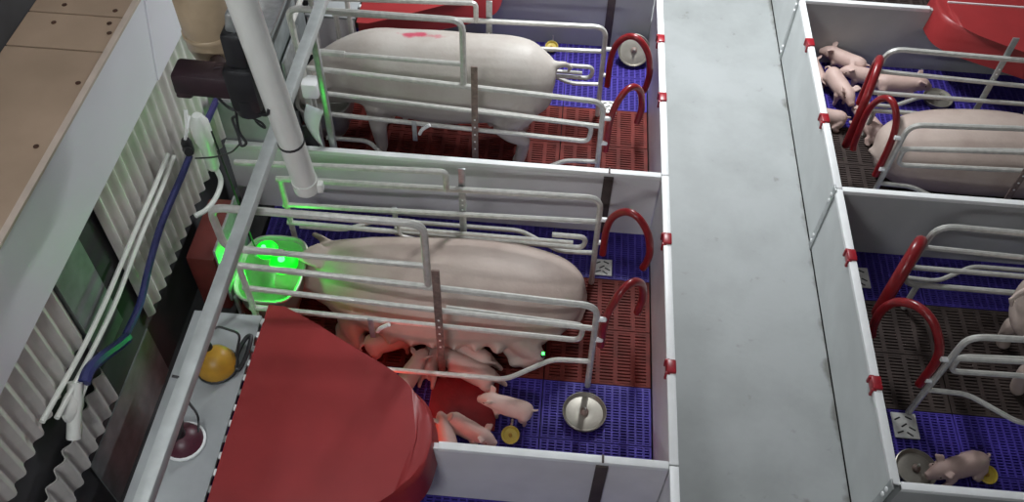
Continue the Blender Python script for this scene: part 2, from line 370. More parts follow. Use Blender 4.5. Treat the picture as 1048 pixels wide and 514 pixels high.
# ------------------------------------------------------------------ partitions
def clip(parent, x, y, sx):
    mb = MB()
    mb.bbox((x-0.024, y-0.038, HP-0.045), (x+0.024, y+0.038, HP+0.012), 0.008)
    c = mb.build('latch_clip', M_REDCLIP, parent)
    for a in (-0.045, 0.028): MB().bbox((x-0.030, y+a, HP-0.050), (x-0.006, y+a+0.017, HP+0.004), 0.004).build('clip_tongue', M_REDCLIP, c)
def aisle_panel(x, y0, y1, label, clips, strap_y=None, sx=1):
    g = empty('aisle_panel', (x, (y0+y1)/2, 0), label, 'pen panel', 'aisle side panels')
    MB().box((x-0.0165, y0+0.004, 0.012), (x+0.0165, y1-0.004, HP-0.012)).build('board', M_BOARD if sx < 0 else M_BOARD2, g, False)
    MB().bbox((x-0.021, y0+0.004, HP-0.030), (x+0.021, y1-0.004, HP), 0.003).build('cap', M_CAP, g)
    for cy in clips: clip(g, x, cy, sx)
    if strap_y is not None:
        xo = x-0.0166
        mb = MB(); mb.bbox((xo-0.008, strap_y-0.030, 0.0), (xo, strap_y+0.022, HP+0.01), 0.002)
        s = mb.build('strap', M_STRAP, g)
        mb = MB()
        for zz in (0.06, 0.11, HP-0.10, HP-0.05):
            mb = MB(); mb.lathe([(0.012, 0), (0.012, 0.006), (0.005, 0.009)], 6, Matrix.Translation((xo-0.008, strap_y-0.002, zz)) @ Matrix.Rotation(-math.pi/2, 4, 'Y')); mb.build('bolt', M_CAP, s)
M_BOARD2 = mat('pale_aisle_board', (0.60, 0.625, 0.62), 0.45, var=0.06, scale=4)
aisle_panel(0, 0, PEN, 'aisle panel of the middle left pen, white cap and two red clips', (0.516, 1.323), sx=-1)
aisle_panel(0, PEN, 2*PEN, 'aisle panel of the far left pen with the standing sow', (2.466, 3.042), sx=-1)
aisle_panel(0, -PEN, 0, 'left aisle panel cut off by the bottom edge of the photo', (-1.3, -0.5), sx=-1)
aisle_panel(AISLE, 0, PEN, 'aisle panel of the dark right pen, red clips and strap at its near end', (0.52, 1.31), 0.0)
aisle_panel(AISLE, PEN, 2*PEN, 'aisle panel of the far right pen full of piglets', (2.382, 3.113), PEN)
aisle_panel(AISLE, 2*PEN, 3*PEN, 'right aisle panel cut off by the top edge, bolted strap at its end', (), 2*PEN)
def divider(xa, xb, y, label, post=None, m=None, ca=None, cb=None):
    g = empty('pen_divider', ((xa+xb)/2, y, 0), label, 'pen divider', 'dividers between pens')
    MB().box((xa, y-0.015, 0.002), (xb, y+0.015, HP-0.012)).build('board', m or M_BOARD, g, False)
    MB().bbox((xa if ca is None else ca, y-0.0185, HP-0.030), (xb if cb is None else cb, y+0.0185, HP-0.001), 0.003).build('cap', M_CAP, g)
    if post is not None:
        MB().bbox((post-0.028, y-0.027, 0.002), (post+0.028, y-0.0155, HP-0.032), 0.002).build('upright', M_DARKPOST, g)
        MB().bbox((post-0.005, y-0.021, HP-0.001), (post+0.005, y+0.021, HP+0.006), 0.002).build('joint_plate', M_DARKPOST, g)
divider(-2.56, -0.023, PEN, 'divider between the two sows of the left row, dark upright on it', -0.32)
divider(-1.98, -0.023, 0, 'near divider of the left row, running under the big red lid', -0.32, ca=-1.065)
divider(-1.98, -0.023, 2*PEN, 'far divider of the left row behind the standing sow', -0.32, M_BOARD_SHADED, ca=-1.085)
divider(AISLE+0.023, 3.30, PEN, 'divider between the far and the dark pen of the right row', m=M_BOARD_SHADED)
divider(AISLE+0.023, 3.0, 0, 'near divider of the right row at the bottom right corner', m=M_BOARD_SHADED)
divider(AISLE+0.023, 2.78, 2*PEN, 'far divider of the right row at the top edge, red lid over it', m=M_BOARD_SHADED, cb=1.865)

# ------------------------------------------------------------------ creep boxes (fixed cover, hinged red lid)
def creep(yc, sx, x_hinge, x_tip, label, ridge=False, hinges=True, bulb=None):
    """sx -1: head end towards -X."""
    L = abs(x_tip-x_hinge)
    def X(t): return x_hinge - sx*0 + (x_tip-x_hinge)*t
    half = [(0.0, 0.60), (0.09, 0.598), (0.25, 0.53), (0.50, 0.415), (0.75, 0.305), (0.86, 0.245), (0.935, 0.185), (0.98, 0.11), (1.0, 0.0)]
    up_ = smoothpath([(t, w, 0) for t, w in half[1:]], 4)
    out = [(0.0, 0.60)]+[(p.x, p.y) for p in up_]
    full = out+[(t, -w) for t, w in reversed(out[:-1])]
    box_ = empty('creep_box', (x_hinge, yc, 0), label, 'creep box', 'creep boxes')
    mb = MB()
    def ring(z, grow):
        r = []
        for (t, w) in full:
            tt = t + grow/L*(t > 0.05)*max(0, (t-0.3)/0.7); ww = w+math.copysign(grow*min(1, abs(w)/0.15), w) if abs(w) > 1e-6 else w
            r.append(Vector((X(tt), yc+ww, z)))
        return r
    crown = 0.012
    rings = [ring(HP-0.17, 0.028), ring(HP+0.0, 0.014), ring(HP+0.026, 0.006), ring(HP+0.034, -0.010), ring(HP+0.030, -0.035), ring(HP+0.034, -0.06)]
    mb.loft(rings, False)
    # crowned top, fan of strips to the middle line
    n = len(full); o = len(mb.v)-n
    mid = len(mb.v); m2 = len(out)
    for (t, w) in out: mb.v.append(Vector((X(min(t, 0.93)), yc, HP+0.034+crown)))
    for i in range(m2-1):
        mb.f.append((o+i, o+i+1, mid+i+1, mid+i)); a = n-1-i; b = n-2-i
        mb.f.append((o+b, o+a, mid+i, mid+i+1))
    base = mb.build('lid', M_REDLID, box_)
    if hinges:
        s = -1 if x_tip > x_hinge else 1
        for k in range(15):
            y = yc-0.56+k*0.08
            MB().bbox((x_hinge+s*0.004-0.010, y-0.016, HP+0.024), (x_hinge+s*0.004+0.010, y+0.016, HP+0.036), 0.003).build('hinge_knuckle', M_CAP if k % 3 else M_STRAP, base)
    if bulb:
        bx_, by_, bz_ = bulb
        hb = MB().lathe([(.018, .10), (.022, .06), (.045, .035), (.058, .0), (.045, -.022), (.001, -.034)], 16, Matrix.Translation(bulb)).build('heat_bulb', M_HEAT, box_)
        MB().lathe([(.024, .085), (.026, .10), (.026, .15), (.012, .16)], 12, Matrix.Translation(bulb)).build('socket', M_BLACK, hb)
        MB().tube([(bx_, by_, bz_+.155), (bx_, by_, HP+.03)], .005, 6).build('cord', M_BLACK, hb)
        hl = bpy.data.lights.new('heat_bulb_light', 'POINT'); hl.energy = 4.5; hl.color = (1.0, 0.07, 0.03); hl.shadow_soft_size = 0.06
        ho = bpy.data.objects.new('heat_bulb_light', hl); COL.objects.link(ho); ho.location = (bx_, by_, bz_-.03)
    if ridge:
        MB().box((min(X(0.12), X(0.93)), yc-0.004, HP+0.044), (max(X(0.12), X(0.93)), yc+0.004, HP+0.056)).build('ridge_strip', M_CAP, base)
    xc = x_hinge+sx*0.02
    c = MB(); xo = x_hinge+sx*0.36
    c.bbox((min(xc, xo), yc-0.60, HP+0.002), (max(xc, xo), yc+0.60, HP+0.022), 0.003)
    c.build('cover_board', M_COVER, box_)
    for s in (-1, 1):
        MB().box((min(xc, xo)+0.01, yc+s*0.585-0.008, 0.002), (max(xc, xo)-0.01, yc+s*0.585+0.008, HP+0.001)).build('side_board', M_BOARD, box_, False)
creep(0.0, -1, -2.005, -1.10, 'creep box at the bottom with big red lid and orange lamp', bulb=(-1.42, .14, .32))
creep(2*PEN, -1, -2.005, -1.12, 'red lidded creep box at the top edge behind the standing sow')
creep(2*PEN, 1, 2.80, 1.90, 'red lidded creep box over the far right divider', ridge=True)

# ------------------------------------------------------------------ farrowing crates
TR = 0.0165
def crate(px, sx, yn, yf, label, gates, near_post_x=-1.15, hoop=True, far_hoop_z=0.86, rails_to=-2.12):
    """px(x): x measured from the left-row plan; sx mirrors it onto the right row."""
    def X(x): return x if sx > 0 else AISLE-x
    g = empty('farrowing_crate', (X(-1.2), (yn+yf)/2, 0), label, 'farrowing crate', 'galvanised farrowing crates')
    def T(name, pts, r=TR, fil=0.06, m=M_GALV, seg=8, par=None):
        P = rnd([(X(p[0]), p[1], p[2]) for p in pts], fil) if len(pts) > 2 else [Vector((X(p[0]), p[1], p[2])) for p in pts]
        return MB().tube(P, r, seg).build(name, m, par or g)
    fx = rails_to
    for side, y, d in (('near', yn, -1), ('far', yf, 1)):
        zf, zr = (0.84, 0.745) if d < 0 else (0.70, 0.745)
        loop = sx < 0 and d > 0
        if loop:
            T('side_frame', [(fx, y, 0.70), (-0.385, y, 0.735), (-0.37, y, 0.23), (fx, y, 0.22)], fil=0.10)
            T('foot', [(-0.47, y, 0.222), (-0.47, y, 0.006)])
            T('rail', [(fx, y, 0.37), (-0.375, y, 0.38)], 0.0145)
        else: T('side_frame', [(fx, y, zf), (-0.38, y, zr), (-0.365, y, 0.006)], fil=0.08)
        T('front_post', [(fx+0.02, y, zf+0.0), (fx+0.02, y, 0.006)])
        T('rail', [(fx, y, 0.66 if d < 0 else 0.49), (-0.375, y, 0.555)], 0.0145)
        if d < 0:
            T('lower_loop', [(fx, y+0.004, 0.49), (-0.44, y+0.03, 0.395), (-0.43, y+0.03, 0.53), (-1.12, y+0.03, 0.585)], 0.0145, 0.045)
        elif not loop:
            T('lower_loop', [(fx, y-0.004, 0.345), (-0.44, y-0.012, 0.335), (-0.43, y-0.012, 0.43), (-0.62, y-0.012, 0.43)], 0.0145, 0.045)
            T('rail', [(-1.5, y-0.012, 0.38), (-0.50, y-0.012, 0.375)], 0.012)
        T('piglet_guard_bar', [(-0.372, y+d*0.012, 0.27), (-0.57, y+d*0.012, 0.26), (-0.80, y+d*0.15, 0.25), (-1.62, y+d*0.15, 0.25), (-1.80, y+d*0.012, 0.30), (-2.06, y+d*0.012, 0.30)], 0.0135, 0.05)
        # flat bar upright with holes
        zt = 0.96 if d < 0 else 0.86
        ux = near_post_x if d < 0 else -1.12
        mb = MB(); yo = y+d*0.026; mb.bbox((X(ux)-0.019, yo-0.005, 0.006), (X(ux)+0.019, yo+0.005, zt), 0.0015)
        u_ = mb.build('upright', M_RUSTY if d < 0 else M_STRAP, g)
        for zz in ((0.56, 0.50, 0.44, 0.38, 0.32) if d < 0 else (0.62, 0.58, 0.54, 0.50)):
            MB().lathe([(0.006, 0), (0.006, 0.003), (0.003, 0.005)], 8, Matrix.Translation((X(ux), yo-0.005, zz)) @ Matrix.Rotation(math.pi/2, 4, 'X')).build('bolt', M_CAP, u_)
        # adjuster plate in the front half
        ax = -1.50
        MB().bbox((X(ax)-0.014, y+d*0.018-0.005, 0.34 if d < 0 else 0.28), (X(ax)+0.014, y+d*0.018+0.005, 0.50 if d < 0 else 0.52), 0.002).build('adjuster_plate', M_STRAP, g)
        T('adjuster_hook', [(ax+0.03, y+d*0.02, 0.40), (ax+0.05, y+d*0.04, 0.46), (ax+0.10, y+d*0.04, 0.50)] if d < 0 else [(ax+0.02, y-0.02, 0.46), (ax+0.03, y-0.05, 0.36), (ax+0.12, y-0.05, 0.345)], 0.011, 0.03, M_CAP if d < 0 else M_GALV)
        if hoop:
            if d < 0:
                T('front_hoop', [(fx+0.25, y+0.006, 0.955), (-2.14, y+0.006, 0.96), (-2.15, y+0.006, 1.245), (-1.195, y+0.006, 1.245), (-1.195, y+0.006, 0.80)], 0.0185, 0.07)
                T('hoop_rail', [(-2.13, y+0.006, 0.955), (-1.205, y+0.006, 0.945)], 0.0145)
            else:
                T('front_hoop', [(fx-0.2, y-0.006, far_hoop_z-0.05), (-1.20, y-0.006, far_hoop_z), (-1.20, y-0.006, 0.72)], 0.0165, 0.03)
    # red rear gates
    for (py, dx, dy, L, z0, zt, ze, *gr) in gates:
        dv = Vector((dx*sx, dy, 0)).normalized(); p0 = Vector((X(-0.352), py, 0)) + dv*0.028
        def Q(s, z): return p0+dv*(s*L)+Vector((0, 0, z))
        path = smoothpath([Q(0, z0), Q(0.0, (z0+zt)*0.5), Q(0.10, zt-0.10), Q(0.34, zt-0.015), Q(0.62, zt-0.01), Q(0.88, zt-0.09), Q(1.0, zt-0.22), Q(0.98, ze+0.06), Q(0.93, ze)], 6)
        gt = MB().tube(path, gr[0] if gr else 0.0205, 10).build('rear_gate', M_REDHOOP, g)
        for zz in (z0+0.08, zt-0.16):
            MB().lathe([(0.014, -0.02), (0.014, 0.02), (0.006, 0.026)], 10, Matrix.Translation((X(-0.352), py, zz)) @ Matrix.Rotation(math.pi/2, 4, 'Y')).build('hinge_bolt', M_CAP, gt)
    return g
crate(0, 1, 0.68, 1.38, 'farrowing crate around the lying sow in the middle left pen', [(0.68, 0.17, 0.16, 0.26, 0.38, 0.80, 0.46), (1.38, 0.24, -0.14, 0.27, 0.30, 0.735, 0.36)])
crate(0, 1, 2.13, 2.83, 'farrowing crate around the standing sow with red back mark', [(2.13, 0.18, 0.16, 0.26, 0.34, 0.78, 0.44), (2.83, 0.24, -0.10, 0.27, 0.28, 0.735, 0.34)], near_post_x=-1.13)
crate(0, -1, 2.13, 2.83, 'farrowing crate in the far right pen among the piglets', [(2.13, 0.10, 0.20, 0.25, 0.30, 0.80, 0.30), (2.83, 0.12, -0.34, 0.40, 0.30, 0.78, 0.25, 0.026)], hoop=False)
crate(0, -1, 0.68, 1.38, 'farrowing crate in the dark right pen', [(0.68, 0.17, 0.22, 0.36, 0.26, 0.70, 0.28, 0.023), (1.38, 0.14, -0.22, 0.32, 0.30, 0.74, 0.30, 0.034)], hoop=False)

# ------------------------------------------------------------------ pigs
def rings_of(secs, seg=14):
    """secs: (center, r_side, r_up, tangent hint axis x)"""
    out = []
    for i, (c, ry, rz) in enumerate(secs):
        c = Vector(c); a = Vector(secs[max(0, i-1)][0]); b = Vector(secs[min(len(secs)-1, i+1)][0])
        t = (b-a).normalized(); side = Vector((0, 0, 1)).cross(t)
        side = side.normalized() if side.length > 1e-3 else Vector((0, 1, 0)); u_ = t.cross(side)
        out.append([c+side*ry*math.cos(2*math.pi*k/seg)+u_*rz*math.sin(2*math.pi*k/seg) for k in range(seg)])
    return out
def blob(mb, secs, seg=14):
    C = smoothpath([c for c, a, b in secs], 4); R = smoothpath([(a, b, 0) for c, a, b in secs], 4)
    mb.loft(rings_of([(c, max(r.x, .004), max(r.y, .004)) for c, r in zip(C, R)], seg*2))
def limb(mb, pts, rad, seg=10):
    P = []; R = []
    for i in range(len(pts)-1):
        for k in range(3):
            t = k/3; P.append(Vector(pts[i]).lerp(Vector(pts[i+1]), t)); R.append(rad[i]*(1-t)+rad[i+1]*t)
    P.append(Vector(pts[-1])); R.append(rad[-1]); mb.tube(P, R, seg); mb.sphere(pts[0], rad[0], 8); mb.sphere(pts[-1], rad[-1]*0.99, 8)
def fuse(mb, name, voxel, m, smooth_it=6):
    me = mb.mesh(name+'_raw', False); o = bpy.data.objects.new(name+'_raw', me); COL.objects.link(o)
    r = o.modifiers.new('fuse', 'REMESH'); r.mode = 'VOXEL'; r.voxel_size = voxel; r.use_smooth_shade = True
    s = o.modifiers.new('soft', 'SMOOTH'); s.factor = 0.5; s.iterations = smooth_it
    dg = bpy.context.evaluated_depsgraph_get(); dg.update()
    out = bpy.data.meshes.new_from_object(o.evaluated_get(dg)); out.name = name
    bpy.data.objects.remove(o, do_unlink=True)
    out.materials.clear(); out.materials.append(m)
    for p in out.polygons: p.use_smooth = True
    return out
def ear(mb, root, tip, width, thick, nrm):
    root, tip, nrm = Vector(root), Vector(tip), Vector(nrm).normalized(); d = tip-root; s = d.normalized().cross(nrm).normalized(); n = s.cross(d.normalized())
    prof = [(0, .55), (.25, 1.0), (.55, .85), (.8, .5), (1, .12)]
    mb.loft([[root+d*t+s*width*w*math.cos(a)+n*(thick*math.sin(a)+0.25*width*w*math.cos(a)**2) for a in [2*math.pi*k/8 for k in range(8)]] for t, w in prof])

def standing_sow_mesh(m):
    mb = MB()
    blob(mb, [((.69,0,.60),.04,.05), ((.66,0,.60),.12,.15), ((.57,0,.585),.20,.235), ((.42,0,.57),.245,.275), ((.20,0,.55),.255,.29), ((-.02,0,.54),.265,.30), ((-.25,0,.55),.255,.285), ((-.43,0,.565),.235,.265), ((-.58,0,.54),.19,.22), ((-.72,0,.47),.15,.175), ((-.82,0,.40),.115,.13), ((-.91,0,.33),.082,.085), ((-.98,0,.275),.066,.066), ((-1.0,0,.265),.06,.06)])
    for s in (-1, 1):
        limb(mb, [(-.40, s*.13, .42), (-.42, s*.145, .22), (-.41, s*.145, .05), (-.425, s*.145, .015)], [.105, .055, .04, .042])
        limb(mb, [(.47, s*.12, .48), (.40, s*.15, .30), (.52, s*.15, .19), (.50, s*.15, .05), (.485, s*.15, .015)], [.155, .085, .045, .04, .042])
        ear(mb, (-.70, s*.12, .58), (-.86, s*.20, .50), .075, .016, (0, s*.7, .7))
    limb(mb, [(.67, 0, .70), (.74, .02, .70), (.78, .04, .66), (.76, .05, .62)], [.03, .02, .016, .014])
    for i in range(6): mb.sphere((-.25+.11*i, -.09, .27), (.028, .028, .035), 8)
    return fuse(mb, 'sow', 0.011, m, 10)
def lying_sow_mesh(m):
    mb = MB()
    blob(mb, [((.735,.03,.22),.05,.05), ((.70,.03,.225),.13,.13), ((.60,.02,.24),.215,.195), ((.42,.0,.25),.275,.23), ((.18,-.01,.255),.295,.245), ((-.08,-.02,.25),.30,.24), ((-.30,.0,.24),.275,.23), ((-.45,.035,.225),.24,.21), ((-.57,.075,.20),.195,.18), ((-.68,.09,.18),.16,.15), ((-.77,.085,.155),.12,.115), ((-.85,.075,.13),.082,.082), ((-.91,.07,.12),.064,.066), ((-.925,.07,.12),.058,.06)])
    # legs stretched towards the belly side (-y)
    limb(mb, [(.52,-.10,.24), (.40,-.22,.18), (.52,-.27,.10), (.47,-.29,.05)], [.16,.085,.045,.04])
    limb(mb, [(.48,-.10,.14), (.36,-.20,.10), (.46,-.26,.06), (.40,-.28,.045)], [.13,.08,.045,.04])
    limb(mb, [(-.40,-.10,.24), (-.47,-.20,.17), (-.42,-.26,.09), (-.45,-.28,.05)], [.11,.065,.045,.042])
    limb(mb, [(-.40,-.12,.12), (-.50,-.20,.08), (-.48,-.26,.05), (-.53,-.27,.045)], [.10,.06,.045,.042])
    ear(mb, (-.60, .07, .345), (-.76, .02, .385), .085, .016, (0.2, -.2, 1)); ear(mb, (-.62, .22, .24), (-.76, .29, .26), .075, .016, (0, 1, .5))
    limb(mb, [(.70,.10,.25), (.735,.04,.23), (.735,-.03,.19), (.72,-.07,.14)], [.032,.022,.017,.014])
    for i in range(6):
        mb.sphere((-.24+.11*i, -.27, .17), (.045,.05,.06), 8); mb.sphere((-.24+.11*i, -.315, .185), (.015,.024,.015), 8)
    return fuse(mb, 'sow', 0.011, m, 10)
def piglet_mesh(kind):
    mb = MB()
    dz = 0.0 if kind == 'stand' else -0.045
    blob(mb, [((.118,0,.105+dz),.015,.018), ((.108,0,.105+dz),.035,.04), ((.075,0,.105+dz),.048,.054), ((.02,0,.102+dz),.05,.055), ((-.035,0,.105+dz),.049,.054), ((-.075,0,.112+dz),.043,.048), ((-.105,0,.118+dz),.04,.043), ((-.135,0,.112+dz),.034,.037), ((-.162,0,.10+dz),.022,.024), ((-.178,0,.094+dz),.018,.019)], 12)
    for s in (-1, 1):
        if kind == 'stand':
            limb(mb, [(-.065, s*.028, .08), (-.068, s*.03, .04), (-.066, s*.03, .009)], [.024,.013,.011], 8)
            limb(mb, [(.08, s*.028, .09), (.065, s*.032, .055), (.09, s*.032, .035), (.084, s*.032, .009)], [.032,.018,.011,.011], 8)
        elif kind == 'lie':
            limb(mb, [(-.065, s*.035, .045), (-.085, s*.05, .022), (-.115, s*.05, .012)], [.024,.014,.011], 8)
            limb(mb, [(.08, s*.03, .05), (.05, s*.055, .025), (.085, s*.06, .013), (.06, s*.062, .011)], [.032,.018,.011,.011], 8)
        else:                                           # knees under, hind legs pushed back (suckling)
            limb(mb, [(-.065, s*.03, .045), (-.09, s*.035, .018), (-.06, s*.035, .011)], [.024,.014,.011], 8)
            limb(mb, [(.085, s*.025, .05), (.12, s*.035, .025), (.155, s*.035, .012)], [.032,.016,.011], 8)
        ear(mb, (-.10, s*.030, .148+dz), (-.125, s*.062, .165+dz), .024, .006, (-.6, 0, .8))
    limb(mb, [(.112, 0, .125+dz), (.132, .006, .128+dz), (.142, .016, .118+dz), (.136, .022, .108+dz)], [.009,.007,.006,.006], 6)
    return fuse(mb, 'piglet', 0.0055, M_PIGLET, 4)
me_eye = MB().sphere((0,0,0), 1.0, 8).mesh('eye'); me_eye.materials.append(M_EYE)
def put(me, name, loc, rz, label, cat, group, eyes, scale=1.0, rx=0.0):
    o = bpy.data.objects.new(name, me); COL.objects.link(o); o.location = loc; o.rotation_euler = (rx, 0, math.radians(rz)); o.scale = (scale,)*3
    tag(o, label, cat, group)
    for (p, r) in eyes:
        e = bpy.data.objects.new('eye', me_eye); COL.objects.link(e); e.parent = o; e.location = p; e.scale = (r, r, r)
    return o
me_stand = standing_sow_mesh(M_SOWMARK); me_stand2 = me_stand.copy(); me_stand2.materials[0] = M_SOW
me_lie = lying_sow_mesh(M_SOW)
E_ST = [((-.80, .105, .47), .014), ((-.80, -.105, .47), .014)]; E_LY = [((-.755, .03, .262), .014)]
put(me_stand, 'sow', (-1.36, 2.48, 0.0), 0, 'standing white sow with red paint mark on its back', 'pig', 'sows', E_ST)
put(me_lie, 'sow', (-1.19, 1.065, 0.0), 0, 'sow lying on its side nursing piglets, head by the green light', 'pig', 'sows', E_LY, 1.05)
put(me_lie, 'sow', (2.12, 2.46, 0.0), 180, 'pale sow lying in the far right pen', 'pig', 'sows', E_LY)
put(me_stand2, 'sow', (2.46, 1.03, 0.0), 180, 'sow standing in the dark right pen, only its rump in view', 'pig', 'sows', E_ST)
PST, PLY, PSU = piglet_mesh('stand'), piglet_mesh('lie'), piglet_mesh('suckle')
def eyes_p(dz): return [((-.137, .031, .125+dz), .0045), ((-.137, -.031, .125+dz), .0045)]
EP = {'s': eyes_p(0), 'l': eyes_p(-.045), 'u': eyes_p(-.045)}
PIGS = [ # kind, x, y, heading(deg the snout points to, 180 = -X), label
 ('s', -1.45, .79, 22, 'grey piglet standing at the sow belly behind the red lid tip', 1.2),
 ('s', -1.315, .585, 68, 'grey piglet with its rump towards the red lid, below the lower rail', 1.05),
 ('u', -1.222, .735, 86, 'pale suckling piglet half hidden behind the flat upright', 1.0),
 ('u', -1.03, .785, 152, 'upper of the two pink suckling piglets right of the upright', 1.25),
 ('u', -1.0, .675, 156, 'lower of the two pink suckling piglets right of the upright', 1.25),
 ('s', -.765, .455, 168, 'pink piglet walking on the blue grating left of the steel bowl', 1.0),
 ('l', -.985, .335, 335, 'pink piglet lying beside the red lid tip, snout pointing right', 1.0),
 ('l', -1.07, .245, 110, 'pale piglet in the corner between red lid tip and near divider', 1.0),
 ('s', 1.40, 3.47, 150, 'greyish piglet along the far divider, topmost in the right pen', 1.15),
 ('l', 1.19, 3.38, 100, 'pale piglet against the aisle panel below the upper red clip', 1.0),
 ('s', 1.30, 3.20, 288, 'piglet facing the camera on the blue grating behind the red gate', 1.2),
 ('s', 1.52, 3.32, 170, 'pale piglet behind the top bend of the far red gate', 1.1),
 ('s', 1.72, 3.24, 0, 'grey piglet walking right towards the steel bowl behind the rails', 1.25),
 ('l', 1.20, 2.92, 170, 'pale piglet lying by the lower red clip of the far right pen', 1.1),
 ('l', 1.49, 2.84, 115, 'cream piglet framed by the near red gate hoop', 1.2),
 ('l', 1.54, .36, 200, 'brownish piglet beside the yellow drinker in the dark pen', 1.15)]
for k, x, y, hd, lab, sc in PIGS:
    put({'s': PST, 'l': PLY, 'u': PSU}[k], 'piglet', (x, y, 0.001), hd-180, lab, 'piglet', 'piglets', EP[k], sc)

# ------------------------------------------------------------------ things in the pens
def bowl(loc, R, label, tilt=None, group='stainless piglet bowls'):
    Mx = Matrix.Translation(loc) @ (tilt if tilt else Matrix.Identity(4))
    g = empty('feed_bowl', loc, label, 'bowl', group)
    MB().lathe([(R*.80, 0.0), (R*.95, .008), (R*1.0, .032), (R*1.02, .036), (R*.98, .038), (R*.93, .030), (R*.86, .020), (R*.45, .026), (R*.22, .024), (R*.02, .024)], 32, Mx).build('dish', M_DISH, g)
    MB().lathe([(R*.20, .024), (R*.20, .036), (R*.14, .044), (R*.05, .050), (R*.01, .051)], 16, Mx).build('hub', M_RUSTY, g)
    MB().lathe([(.006, .048), (.006, .075)], 8, Mx).build('hub_pin', M_STEEL, g)
    return g
bowl((-0.378, 0.505, 0.001), 0.115, 'round stainless bowl on the blue grating of the middle pen')
bowl((-0.125, 3.455, 0.085), 0.115, 'stainless bowl tipped against the far corner of the standing sow pen', Matrix.Rotation(math.radians(45), 4, 'X'))
bowl((2.03, 3.24, 0.001), 0.10, 'shiny stainless bowl behind the rails of the far right pen')
bowl((1.32, .345, 0.001), 0.105, 'stainless bowl in the dark pen behind the near right divider')
def drinker(loc, label, rot=0):
    g = empty('piglet_drinker', loc, label, 'drinker', 'yellow piglet drinkers'); Mx = Matrix.Translation(loc) @ Matrix.Rotation(rot, 4, 'Z') @ Matrix.Translation((0,0,.02)) @ Matrix.Rotation(math.radians(18), 4, 'X')
    MB().lathe([(.028, -.012), (.038, 0), (.046, .022), (.048, .024), (.044, .024), (.036, .010), (.012, .008), (.001, .008)], 20, Mx).build('cup', M_YELLOW, g)
    MB().lathe([(.010, .008), (.010, .018), (.004, .022)], 10, Mx).build('nipple', M_ORANGE, g)
    MB().tube([Mx @ Vector((0, .042, .012)), Mx @ Vector((.004, .062, .02)), Mx @ Vector((.004, .075, .045))], .007, 8).build('stem', M_STEEL, g)
drinker((-.755, .335, .001), 'yellow round drinker cup by the near divider of the middle pen')
drinker((-.72, 3.50, .001), 'yellow drinker behind the tail of the standing sow')
drinker((1.675, .345, .001), 'yellow drinker cup at the bottom right corner')
def plate(x, y, label, w=.11, d=.12):
    g = empty('floor_plate', (x, y, 0), label, 'floor plate', 'white slotted floor plates')
    MB().bbox((x-w/2, y-d/2, .0005), (x+w/2, y+d/2, .010), .003).build('plate_body', M_TAG, g)
    for i, (a, b, an) in enumerate(((-.28, .25, 30), (.18, .30, -25), (-.05, 0, 35), (.25, -.12, -30), (-.25, -.28, 25), (.12, -.34, -35))):
        Mx = Matrix.Translation((x+a*w, y+b*d, .0105)) @ Matrix.Rotation(math.radians(an), 4, 'Z')
        MB().box((-.018, -.004, -.001), (.018, .004, .001), Mx).build('slot', M_BLACK, g, False)
plate(-.30, 1.50, 'white slotted floor plate in the middle pen behind the sow')
plate(-.29, 2.92, 'white slotted floor plate in the standing sow pen')
plate(1.225, 1.58, 'white slotted floor plate at the far end of the dark right pen', .13, .15)
plate(1.32, .60, 'white slotted floor plate at the near end of the dark right pen', .13, .15)
tag(MB().bbox((-1.20, .36, .0005), (-.84, .70, .012), .004).build('rubber_mat', M_MAT), 'dark red rubber mat under the nursing piglets', 'mat')

# ------------------------------------------------------------------ feed troughs
def trough(xc, yc, label, led):
    g = empty('feed_trough', (xc, yc, 0), label, 'trough', 'stainless feed troughs')
    mb = MB(); seg = 28; rings = []
    def outline(k, z, grow):
        pts = []
        for i in range(seg):
            a = 2*math.pi*i/seg; c, s = math.cos(a), math.sin(a)
            x = math.copysign(abs(c)**.6, c)*(.165*k+grow); y = math.copysign(abs(s)**.6, s)*(.215*k+grow)
            pts.append(Vector((xc+x, yc+y, z)))
        return pts
    mb.loft([outline(.45, .06, 0), outline(.75, .10, .0), outline(.97, .24, 0), outline(1.0, .36, 0), outline(1.0, .365, .012), outline(1.0, .355, .012), outline(1.0, .35, -.006), outline(.94, .24, -.006), outline(.72, .115, -.006), outline(.42, .075, -.006), outline(.05, .072, 0)])
    mb.build('basin', M_STEEL, g)
    MB().tube(outline(1.0, .362, .010), .008, 8, closed=True).build('rim', M_STEEL, g)
    MB().bbox((xc-.185, yc-.19, .30), (xc-.172, yc+.19, .72), .003).build('back_plate', M_STRAP, g)
    for s in (-1, 1):
        MB().bbox((xc-.17, yc+s*.17-.012, .001), (xc-.15, yc+s*.17+.012, .32), .003).build('leg', M_STRAP, g)
trough(-2.12, 1.03, 'stainless feed trough lit green below the white drop pipe', True)
trough(-2.13, 2.48, 'feed trough in front of the standing sow, in shade', False)
